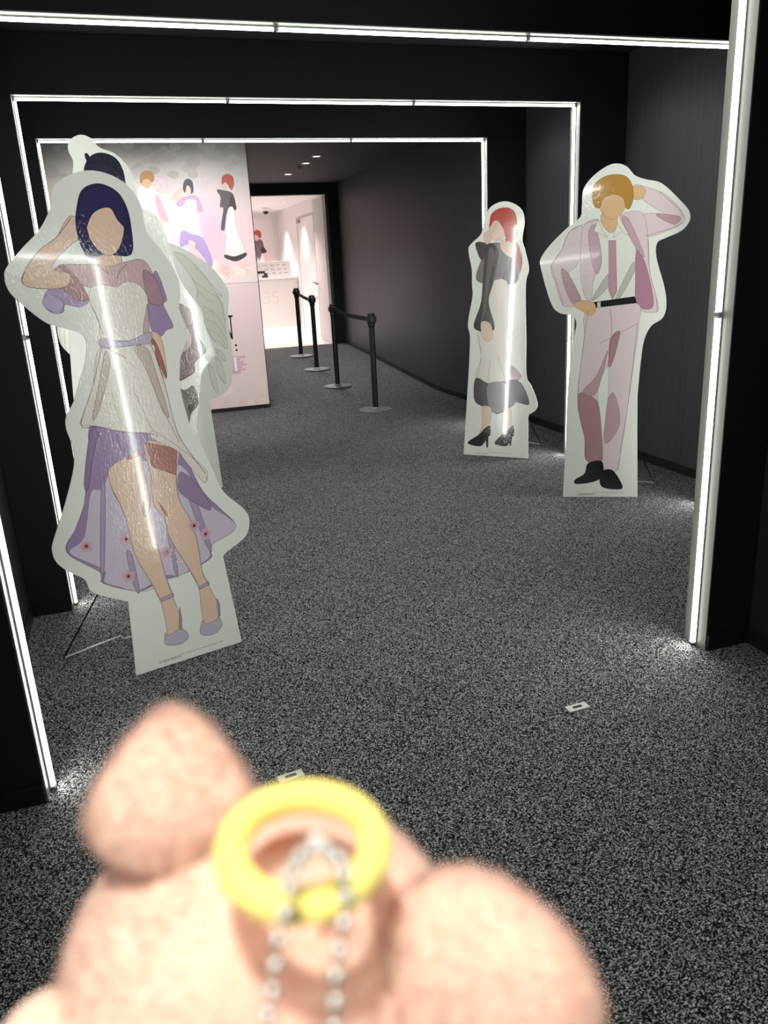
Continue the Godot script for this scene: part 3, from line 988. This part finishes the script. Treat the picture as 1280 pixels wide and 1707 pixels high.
	var posts := [Vector3(2.51, 0, -8.1), Vector3(2.53, slope * 0.71, -9.77), Vector3(2.56, slope * 1.95, -11.01), Vector3(2.6, slope * 3.14, -12.2)]
	var say := ["nearest black belt post, standing on the flat carpet", "second black belt post from the camera, at the foot of the ramp", "third black belt post from the camera, halfway up the ramp", "farthest black belt post, just outside the bright doorway"]
	for i in 4:
		belt_post(posts[i], say[i])
	var top := Vector3(0, 0.968, 0)
	for pr in [[0, 1, "black belt between the two nearest posts"], [2, 3, "black belt between the two farthest posts"]]:
		var d: Vector3 = ((posts[pr[1]] - posts[pr[0]]) * Vector3(1, 0, 1)).normalized() * 0.057
		belt(posts[pr[0]] + top + d, posts[pr[1]] + top - d, 0.02, pr[2])

	# ---- ceiling fittings
	downlight(Vector3(2.55, 2.83, -10.14), "nearest round downlight in the dark ceiling beyond the frames", 1.1, 50.0)
	downlight(Vector3(2.56, 2.83, -10.76), "middle round downlight in the dark ceiling beyond the frames", 0.6, 50.0)
	downlight(Vector3(2.56, 2.83, -11.92), "farthest round downlight in the dark ceiling, near the doorway", 1.1, 50.0)
	var sensor := thing("smoke_sensor", "tiny round sensor between the ceiling downlights", "sensor", Vector3(2.54, 2.83, -11.1))
	part("body", lathe([Vector2(0.0, -0.03), Vector2(0.018, -0.028), Vector2(0.03, -0.012), Vector2(0.04, -0.006), Vector2(0.04, 0.0)], 20), mat("8a8a88", 0.5), sensor)
	part("ring", lathe([Vector2(0.0, -0.034), Vector2(0.008, -0.033), Vector2(0.01, -0.028)], 12), mat("303032", 0.4), sensor)
	for x in [0.1, 1.05]:
		downlight(Vector3(x, 2.83, -7.35), "ceiling downlight washing the %s half of the mural" % ("left" if x < 0.5 else "right"), 1.15, 56.0, Vector3(0, -0.78, -0.62))

	downlight(Vector3(-0.15, 2.83, 0.15), "round downlight in the ceiling right above the plush toy", 1.45, 24.0)

	# ---- floor plates
	for pl in [[Vector3(1.317, 0, -2.063), "small white slotted plate on the carpet, right of the plush toy", 2.0], [Vector3(0.3, 0, -2.063), "small white slotted plate on the carpet, just above the yellow ring", 7.0]]:
		var fp := thing("floor_plate", pl[1], "plate", pl[0], deg_to_rad(pl[2]), "small slotted floor plates")
		block("plate", Vector3(-0.04, 0.0, -0.018), Vector3(0.04, 0.005, 0.018), mat("d6d6d0", 0.45), fp, 0.001)
		block("slot", Vector3(-0.018, 0.004, -0.007), Vector3(0.018, 0.006, 0.006), mat("141416", 0.6), fp, 0.0005)

	shop()
	plush(cam)

func mural_ground(c: Canvas) -> void:
	# soft colour fields: grey paper above, pink and lilac columns in the middle, plain pink below
	var rows := 160
	for i in rows:
		var v := 2815.0 - 2815.0 * i / rows
		for k in 36:
			var u := -600.0 + 2095.0 * k / 36.0
			var col := Color("e9d3d4")
			if v > 1402.0:
				var t := (v - 1402.0) / 1413.0
				var gate := 0.5 + 0.5 * cos((u - 300.0) / 350.0 * PI)
				var hue := Color("f0b8cf") if u > 930.0 else Color("cdb6e0") if u > 560.0 else Color("f3d58e")
				var mid := exp(-pow((t - 0.38) / 0.25, 2.0)) * 0.85
				col = Color("f1dede").lerp(Color("d9d5d3"), smoothstep(0.45, 0.85, t))
				col = col.lerp(Color("b5afac"), smoothstep(0.8, 1.0, t))
				col = col.lerp(hue, mid * (0.35 + 0.65 * gate))
			else:
				col = Color("e9d0d3").lerp(Color("ecd9d4"), clampf(1.0 - v / 700.0, 0.0, 1.0))
			var p := c.to_px(Vector2(u, v))
			c.im.fill_rect(Rect2i(int(p.x), int(p.y), int(2095.0 / 36.0 * c.k) + 2, int(2815.0 / rows * c.k) + 2), col)
	# arches behind the figures and fallen petals
	for u in [470.0, 830.0, 1190.0]:
		for r in [170.0, 150.0]:
			var arc := []
			for k in 13:
				var ang := PI * k / 12.0
				arc.append(u + cos(ang) * r)
				arc.append(2330.0 + sin(ang) * r)
			c.stroke("c9c2c0", 4.0, arc)
		c.stroke("d3cbc9", 5.0, [u + 178.0, 2700.0, u + 178.0, 2000.0, u + 178.0, 1500.0])
	var r := RandomNumberGenerator.new()
	r.seed = 8
	for i in 60:
		c.disc(Vector2(r.randf_range(-600, 1480), r.randf_range(2500, 2800)), r.randf_range(20, 60), ["cac3c0", "cec8c5", "c2bcb9"][i % 3], 1.5)
	for i in 26:
		c.disc(Vector2(r.randf_range(200, 1480), r.randf_range(1430, 1620)), r.randf_range(25, 60), ["f3dcd6", "f0cfd0", "f6e4dd"][i % 3], 1.3)
	for i in 30:
		c.disc(Vector2(r.randf_range(-500, 1480), r.randf_range(60, 320)), r.randf_range(25, 70), ["edd9d3", "ead2d2", "efdfd8"][i % 3], 1.3)
	for i in 16:
		var a := Vector2.from_angle(TAU * i / 16.0)
		c.stroke_line("d4a596", 4.0, Vector2(1150, 1530) + a * 15.0, Vector2(1150, 1530) + a * (55.0 + 15.0 * (i % 2)))

func shop() -> void:
	var white := mat("f0ecea", 0.5)
	# counter
	var ct := thing("shop_counter", "white sales counter in the bright room beyond the doorway", "counter", Vector3(2.3, 0.272, -16.6))
	block("body", Vector3(-1.0, 0.1, -0.6), Vector3(1.29, 1.08, 0.0), mat("d9d4d1", 0.5), ct, 0.003)
	block("worktop", Vector3(-1.0, 1.08, -0.62), Vector3(1.295, 1.12, 0.015), white, ct, 0.004)
	block("kickboard", Vector3(-1.0, 0.0, -0.6), Vector3(1.27, 0.1, -0.06), mat("8c8785", 0.6), ct)
	part("lettering", lettering("35", 0.34, "Droid Sans", false), mat("cdc8c5", 0.5), ct, Vector3(0.7, 0.72, 0.001))
	var under := thing("light_strip", "white light strip under the front edge of the sales counter", "light", Vector3(2.3, 0.272, -16.6))
	block("profile", Vector3(-1.0, 0.088, -0.035), Vector3(1.25, 0.0995, -0.012), glow("fff3e8", 2.0), under, 0.001)
	var ul := AreaLight3D.new()
	ul.name = "strip_light"
	ul.area_size = Vector2(2.2, 0.02)
	ul.light_energy = 0.25
	ul.light_color = Color(1, 0.96, 0.91)
	ul.shadow_enabled = true
	ul.position = Vector3(0.12, 0.086, -0.02)
	ul.rotation.x = -PI / 2
	under.add_child(ul, true)
	# price board on the counter
	var pb := thing("price_board", "white board of small printed price cards leaning on the sales counter", "board", Vector3(3.1, 1.394, -16.85))
	var c := Canvas.new(-280, 0, 420, 330, 0.6, "f4f0ee")
	var r := RandomNumberGenerator.new()
	r.seed = 5
	for row in 3:
		for k in 4:
			var u := -130.0 + k * 130.0 + row * 10.0
			var v := 250.0 - row * 85.0
			for s in 4:
				c.stroke_line("55504f" if (row + k) % 4 else "c9747c", 10.0, Vector2(u + s * 18.0, v + r.randf_range(-10, 10)), Vector2(u + s * 18.0 + 14.0, v + r.randf_range(-10, 10)))
	var pm := StandardMaterial3D.new()
	pm.albedo_texture = c.texture()
	pm.roughness = 0.5
	var tilt := Node3D.new()
	var q := begin()
	var lean := Transform3D(Basis(Vector3.RIGHT, -0.35), Vector3.ZERO)
	for t in [[0, 1, 2], [0, 2, 3]]:
		var vs := [Vector3(-0.28, 0, 0.006), Vector3(-0.28, 0.33, 0.006), Vector3(0.42, 0.33, 0.006), Vector3(0.42, 0, 0.006)]
		var uvs := [Vector2(0, 1), Vector2(0, 0), Vector2(1, 0), Vector2(1, 1)]
		for i in t:
			q.set_uv(uvs[i])
			q.set_normal(lean.basis * Vector3.BACK)
			q.add_vertex(lean * vs[i])
	tilt.free()
	part("printed_sheet", q.commit(), pm, pb)
	var bd := begin()
	bx(bd, Vector3(-0.285, 0.0, -0.006), Vector3(0.425, 0.335, 0.005), 0.002, lean)
	built("backing_board", bd, white, pb)
	var bs := begin()
	bx(bs, Vector3(-0.02, 0.0, -0.16), Vector3(0.16, 0.01, -0.02), 0.001)
	bx(bs, Vector3(0.06, 0.0, -0.15), Vector3(0.08, 0.28, -0.135), 0.001, Transform3D(Basis(Vector3.RIGHT, 0.2), Vector3(0, 0, 0.02)))
	built("stand", bs, mat("cfcac8", 0.5), pb)
	# black register display with two stubby legs
	var rg := thing("display_bar", "black bar-shaped display on short legs at the left of the counter", "display", Vector3(2.72, 1.392, -16.72))
	block("bar", Vector3(-0.02, 0.085, -0.03), Vector3(0.22, 0.135, 0.03), mat("3a3838", 0.4), rg, 0.006)
	var lg := begin()
	bx(lg, Vector3(-0.05, 0.0, -0.03), Vector3(-0.005, 0.13, 0.03), 0.006, Transform3D(Basis(Vector3.BACK, -0.18), Vector3(-0.02, 0, 0)))
	built("leg", lg, mat("262526", 0.5), rg)
	block("leg", Vector3(0.2, 0.0, -0.03), Vector3(0.26, 0.09, 0.03), mat("262526", 0.5), rg, 0.006)
	block("keypad", Vector3(0.15, 0.0, 0.0), Vector3(0.27, 0.05, 0.06), mat("4a4746", 0.5), rg, 0.004)
	# printed wall sheet behind the counter
	var ws := thing("wall_print", "pink wall print with a red haired figure behind the sales counter", "poster", Vector3(2.6, 1.2, -18.345))
	var w := Canvas.new(-900, 0, 900, 1450, 0.4, "f2e6e8")
	for i in 60:
		for k in 30:
			var u := -900.0 + 60.0 * k
			var v := 1450.0 - 24.0 * i
			var f := exp(-pow((v - 250.0) / 420.0, 2.0)) * (0.5 + 0.5 * cos((u - 620.0) / 330.0 * PI))
			var p := w.to_px(Vector2(u, v))
			w.im.fill_rect(Rect2i(int(p.x), int(p.y), int(60.0 * w.k) + 2, int(24.0 * w.k) + 2), Color("f4eced").lerp(Color("eea6bd"), f))
	var sx := 560.0
	w.poly("7c6a6c", true, [sx - 120, 980, sx + 60, 990, sx + 90, 760, sx + 20, 740, sx + 40, 500, sx - 20, 480, sx - 60, 640, sx - 110, 480, sx - 130, 500, sx - 90, 760, sx - 130, 800])
	w.poly("433b3f", true, [sx + 60, 860, sx + 150, 740, sx + 20, 720])
	w.poly("f8f2f2", true, [sx - 60, 480, sx + 60, 700, sx + 120, 300, sx + 210, 90, sx - 110, 80, sx - 70, 300])
	w.poly("f0cfc4", true, [sx - 100, 1090, sx - 30, 1100, sx - 20, 990, sx - 80, 990])
	w.poly("c45a58", true, [sx - 110, 1140, sx - 40, 1210, sx + 50, 1170, sx + 60, 1080, sx + 20, 1030, sx - 30, 1090])
	w.poly("433b3f", true, [sx + 120, 110, sx + 220, 150, sx + 200, 60, sx + 120, 60])
	var wm := StandardMaterial3D.new()
	wm.albedo_texture = w.texture()
	wm.roughness = 0.5
	var wq := begin()
	bx(wq, Vector3(-0.9, 0, -0.004), Vector3(0.9, 1.45, 0.002))
	wq.generate_normals()
	var arr := wq.commit_to_arrays()
	var uv := PackedVector2Array()
	for v in (arr[Mesh.ARRAY_VERTEX] as PackedVector3Array):
		uv.append(Vector2((v.x + 0.9) / 1.8, (1.45 - v.y) / 1.45))
	arr[Mesh.ARRAY_TEX_UV] = uv
	var am := ArrayMesh.new()
	am.add_surface_from_arrays(Mesh.PRIMITIVE_TRIANGLES, arr)
	part("sheet", am, wm, ws)
	# dome camera
	var dc := thing("dome_camera", "white dome security camera with dark glass under the shop ceiling", "camera", Vector3(3.1, 2.76, -16.9))
	part("housing", lathe([Vector2(0.0, -0.07), Vector2(0.07, -0.068), Vector2(0.082, -0.05), Vector2(0.082, 0.0)], 24), white, dc)
	part("dome", lathe([Vector2(0.0, -0.13), Vector2(0.03, -0.124), Vector2(0.05, -0.105), Vector2(0.058, -0.068)], 24), mat("18181a", 0.12), dc)
	# shop lights
	for l in [[Vector3(2.5, 2.76, -14.3), "shop ceiling spotlight nearest the doorway", 1.9, 62.0], [Vector3(1.5, 2.76, -15.5), "shop ceiling spotlight at the far left of the room", 1.9, 62.0], [Vector3(3.25, 2.76, -17.4), "shop ceiling spotlight in the corner behind the counter", 1.1, 42.0], [Vector3(2.5, 2.76, -17.3), "shop ceiling spotlight over the pink wall print", 1.6, 62.0], [Vector3(3.25, 2.76, -15.7), "shop ceiling spotlight beside the white side door", 0.9, 42.0]]:
		downlight(l[0], l[1], l[2], l[3], Vector3.DOWN, Color(1, 0.955, 0.935), 0.05)
	# the inner side door in the right wall
	var dr := Node3D.new()
	dr.name = "door_1"
	add_child(dr)
	dr.set_meta("kind", "structure")
	dr.position = Vector3(3.6, 0.272, -14.85)
	block("leaf", Vector3(-0.006, 0.01, -1.42), Vector3(0.0, 2.2, -0.03), mat("e9e3e3", 0.5), dr, 0.002)
	block("door_frame", Vector3(-0.012, 0.0, -0.03), Vector3(0.0, 2.24, 0.0), mat("bdb6b6", 0.5), dr, 0.002)
	block("door_frame", Vector3(-0.012, 2.2, -1.45), Vector3(0.0, 2.24, -0.03), mat("bdb6b6", 0.5), dr, 0.002)
	block("door_frame", Vector3(-0.012, 0.0, -1.45), Vector3(0.0, 2.2, -1.42), mat("bdb6b6", 0.5), dr, 0.002)
	var dh := begin()
	rod(dh, PackedVector3Array([Vector3(0.0, 1.0, -0.13), Vector3(-0.055, 1.0, -0.13), Vector3(-0.06, 1.01, -0.2), Vector3(-0.06, 1.06, -0.27)]), 0.01, 8)
	built("door_handle", dh, mat("8b8788", 0.3, 0.7), dr)
	part("lock", lathe([Vector2(0.0, 0.0), Vector2(0.02, 0.0), Vector2(0.018, 0.006), Vector2(0.0, 0.008)], 16), mat("6d696a", 0.3, 0.7), dr, Vector3(-0.008, 0.72, -0.13)).rotation.z = PI / 2
	var closer := begin()
	bx(closer, Vector3(-0.05, 2.12, -1.3), Vector3(-0.006, 2.18, -1.12), 0.004)
	built("door_closer", closer, mat("9b9694", 0.4, 0.3), dr)
	# the open entrance door, folded back into the shop
	var od := Node3D.new()
	od.name = "door_2"
	add_child(od)
	od.set_meta("kind", "structure")
	od.position = Vector3(3.44, 0.28, -13.3)
	od.rotation.y = deg_to_rad(-2.0)
	block("leaf", Vector3(-0.045, 0.0, -0.86), Vector3(0.0, 2.38, -0.01), mat("cfc8c8", 0.5), od, 0.003)
	var oh := begin()
	rod(oh, PackedVector3Array([Vector3(-0.045, 0.98, -0.8), Vector3(-0.1, 0.98, -0.8), Vector3(-0.105, 0.985, -0.7)]), 0.01, 8)
	built("door_handle", oh, mat("3c3a3b", 0.3, 0.7), od)
	var jambs := begin()
	bx(jambs, Vector3(3.4, 0.27, -13.31), Vector3(3.452, 2.7, -13.17), 0.004)
	built(next_trim(), jambs, mat("6e6d6c", 0.35, 0.5), self).set_meta("kind", "structure")
	var lintel := begin()
	bx(lintel, Vector3(1.6, 2.66, -13.31), Vector3(3.4, 2.7, -13.17), 0.004)
	built(next_trim(), lintel, mat("2b2a2b", 0.4, 0.3), self).set_meta("kind", "structure")

func plush(cam: Camera3D) -> void:
	var o := thing("plush_toy", "blurred pale pink plush toy with two ears and a yellow ring, held near the lens", "plush toy")
	o.basis = cam.basis
	o.position = cam.position + cam.basis * Vector3(-0.03909, -0.14298, -0.23500)
	var fur_noise := FastNoiseLite.new()
	fur_noise.seed = 2
	fur_noise.frequency = 0.5
	var pile := NoiseTexture2D.new()
	pile.width = 256
	pile.height = 256
	pile.seamless = true
	pile.noise = fur_noise
	var fur := StandardMaterial3D.new()
	fur.albedo_color = Color("ffcfb8")
	fur.roughness = 1.0
	fur.metallic_specular = 0.1
	fur.rim_enabled = true
	fur.rim = 0.5
	fur.rim_tint = 0.6
	fur.subsurf_scatter_enabled = true
	fur.subsurf_scatter_strength = 0.45
	fur.heightmap_enabled = true
	fur.heightmap_texture = pile
	fur.heightmap_scale = 0.1
	fur.uv1_triplanar = true
	fur.uv1_scale = Vector3(30, 30, 30)
	var lump := FastNoiseLite.new()
	lump.seed = 6
	lump.frequency = 1.1
	var head := part("head", bumpy(Vector3(0.0615, 0.0585, 0.05), 32, 48, func(d: Vector3) -> Vector3: return d * (1.0 + 0.05 * lump.get_noise_3dv(d))), fur, o, Vector3(0.00418, -0.00218, 0.00000))
	# soft cone ears: a wide rounded foot that narrows to a blunt tip along +y
	var taper := [0.6]
	var ear_shape := func(d: Vector3) -> Vector3:
		var t := d.y * 0.5 + 0.5
		var w := sqrt(maxf(0.0, 1.0 - d.y * d.y))
		var k := lerpf(1.05, taper[0], smoothstep(0.25, 1.0, t))
		var s := Vector2(d.x, d.z)
		s = s.normalized() * w * k if s.length() > 1e-5 else Vector2.ZERO
		return Vector3(s.x, d.y, s.y) * (1.0 + 0.04 * lump.get_noise_3dv(d * 1.3))
	var e1 := part("ear", bumpy(Vector3(0.0242, 0.0235, 0.0125), 24, 32, ear_shape), fur, o, Vector3(-0.02137, 0.06321, 0.01300))
	e1.rotation = Vector3(-0.2, 0.1, 0.03)
	taper[0] = 0.8
	var e2 := part("ear", bumpy(Vector3(0.029, 0.030, 0.017), 24, 32, ear_shape), fur, o, Vector3(0.06525, 0.01794, 0.03000))
	e2.rotation = Vector3(0.0, -0.35, -1.62)
	part("paw", bumpy(Vector3(0.017, 0.015, 0.015), 16, 24, func(d: Vector3) -> Vector3: return d), fur, o, Vector3(-0.05073, -0.00530, 0.02000))
	part("body", bumpy(Vector3(0.045, 0.06, 0.045), 24, 32, func(d: Vector3) -> Vector3: return d), fur, o, Vector3(0.00876, -0.08948, -0.01000))
	var hairs: Array[Transform3D] = []
	var pick := RandomNumberGenerator.new()
	pick.seed = 77
	for spot in [[head, Vector3(0.0615, 0.0585, 0.05), 17000], [e1, Vector3(0.0242, 0.0235, 0.0125), 5000], [e2, Vector3(0.029, 0.030, 0.017), 7000]]:
		var node: MeshInstance3D = spot[0]
		var r: Vector3 = spot[1]
		taper[0] = 0.6 if node == e1 else 0.8
		for i in int(spot[2]):
			var d := Vector3(pick.randfn(), pick.randfn(), pick.randfn()).normalized()
			var at: Vector3 = (d if node == head else (ear_shape as Callable).call(d)) * r
			var up := ((d / r).normalized() + Vector3(pick.randfn(), pick.randfn(), pick.randfn()) * 0.35).normalized()
			var side := up.cross(Vector3(0.3, 0.5, 0.8)).normalized()
			hairs.append(node.transform * Transform3D(Basis(side, up, side.cross(up)) * (0.7 + 0.6 * pick.randf()), at))
	var blade := begin()
	for q in 2:
		var across := Vector3(0.00014, 0, 0) if q == 0 else Vector3(0, 0, 0.00014)
		blade.add_vertex(-across - Vector3(0, 0.0004, 0))
		blade.add_vertex(Vector3(0, 0.0026, 0))
		blade.add_vertex(across - Vector3(0, 0.0004, 0))
	blade.generate_normals()
	var mm := MultiMesh.new()
	mm.transform_format = MultiMesh.TRANSFORM_3D
	mm.mesh = blade.commit()
	mm.instance_count = hairs.size()
	for i in hairs.size():
		mm.set_instance_transform(i, hairs[i])
	var pile_node := MultiMeshInstance3D.new()
	pile_node.name = "fur_pile"
	pile_node.multimesh = mm
	pile_node.material_override = fur
	pile_node.set_meta("kind", "stuff")
	o.add_child(pile_node, true)
	# the ring
	var ring := PackedVector3Array()
	for i in 40:
		var ang := TAU * i / 40.0
		ring.append(Vector3(cos(ang) * 0.0175, sin(ang) * 0.0175, 0))
	var halo := part("halo_ring", smooth_rod(ring, 0.0042, 16, true, Vector3.BACK), mat("f4e07c", 0.95), o, Vector3(0.01939, 0.06119, 0.04500))
	halo.rotation = Vector3(-1.2, 0.05, -0.12)
	halo.set_meta("label", "soft yellow ring on the head")
	# sewn loop on the crown that the chain runs through
	var tab := PackedVector3Array()
	for i in 13:
		var ang := PI * i / 12.0
		tab.append(Vector3(cos(ang) * 0.0024, sin(ang) * 0.009 - 0.002, sin(ang) * 0.002))
	part("cord_loop", smooth_rod(tab, 0.0011, 8), mat("efe6df", 0.8), o, Vector3(0.02297, 0.05859, 0.04900))
	# ball chain
	var ch := thing("ball_chain", "silver ball chain hanging from the crown of the pink plush toy", "key chain")
	ch.transform = o.transform
	var beads := PackedVector3Array([Vector3(0.01244, 0.03115, 0.07100), Vector3(0.01460, 0.03660, 0.07100), Vector3(0.01549, 0.04180, 0.07100), Vector3(0.01612, 0.04726, 0.07100), Vector3(0.01688, 0.05271, 0.07100), Vector3(0.01803, 0.05817, 0.07100), Vector3(0.01904, 0.06350, 0.07100), Vector3(0.01907, 0.06546, 0.06700), Vector3(0.02076, 0.06845, 0.06700), Vector3(0.02362, 0.07014, 0.06700), Vector3(0.02700, 0.06975, 0.06700), Vector3(0.02947, 0.06780, 0.06700), Vector3(0.03064, 0.06455, 0.06700), Vector3(0.03097, 0.06160, 0.07100), Vector3(0.03059, 0.05614, 0.07100), Vector3(0.02970, 0.05056, 0.07100), Vector3(0.02906, 0.04523, 0.07100), Vector3(0.02868, 0.03965, 0.07100), Vector3(0.02843, 0.03406, 0.07100)])
	var ball := SphereMesh.new()
	ball.radius = 0.0018
	ball.height = 0.0036
	ball.radial_segments = 20
	ball.rings = 10
	for p in beads:
		part("bead", ball, mat("cfccc5", 0.25, 0.7), ch, p)
	part("link_wire", smooth_rod(beads, 0.0005, 6), mat("4f4a46", 0.5, 0.6), ch)
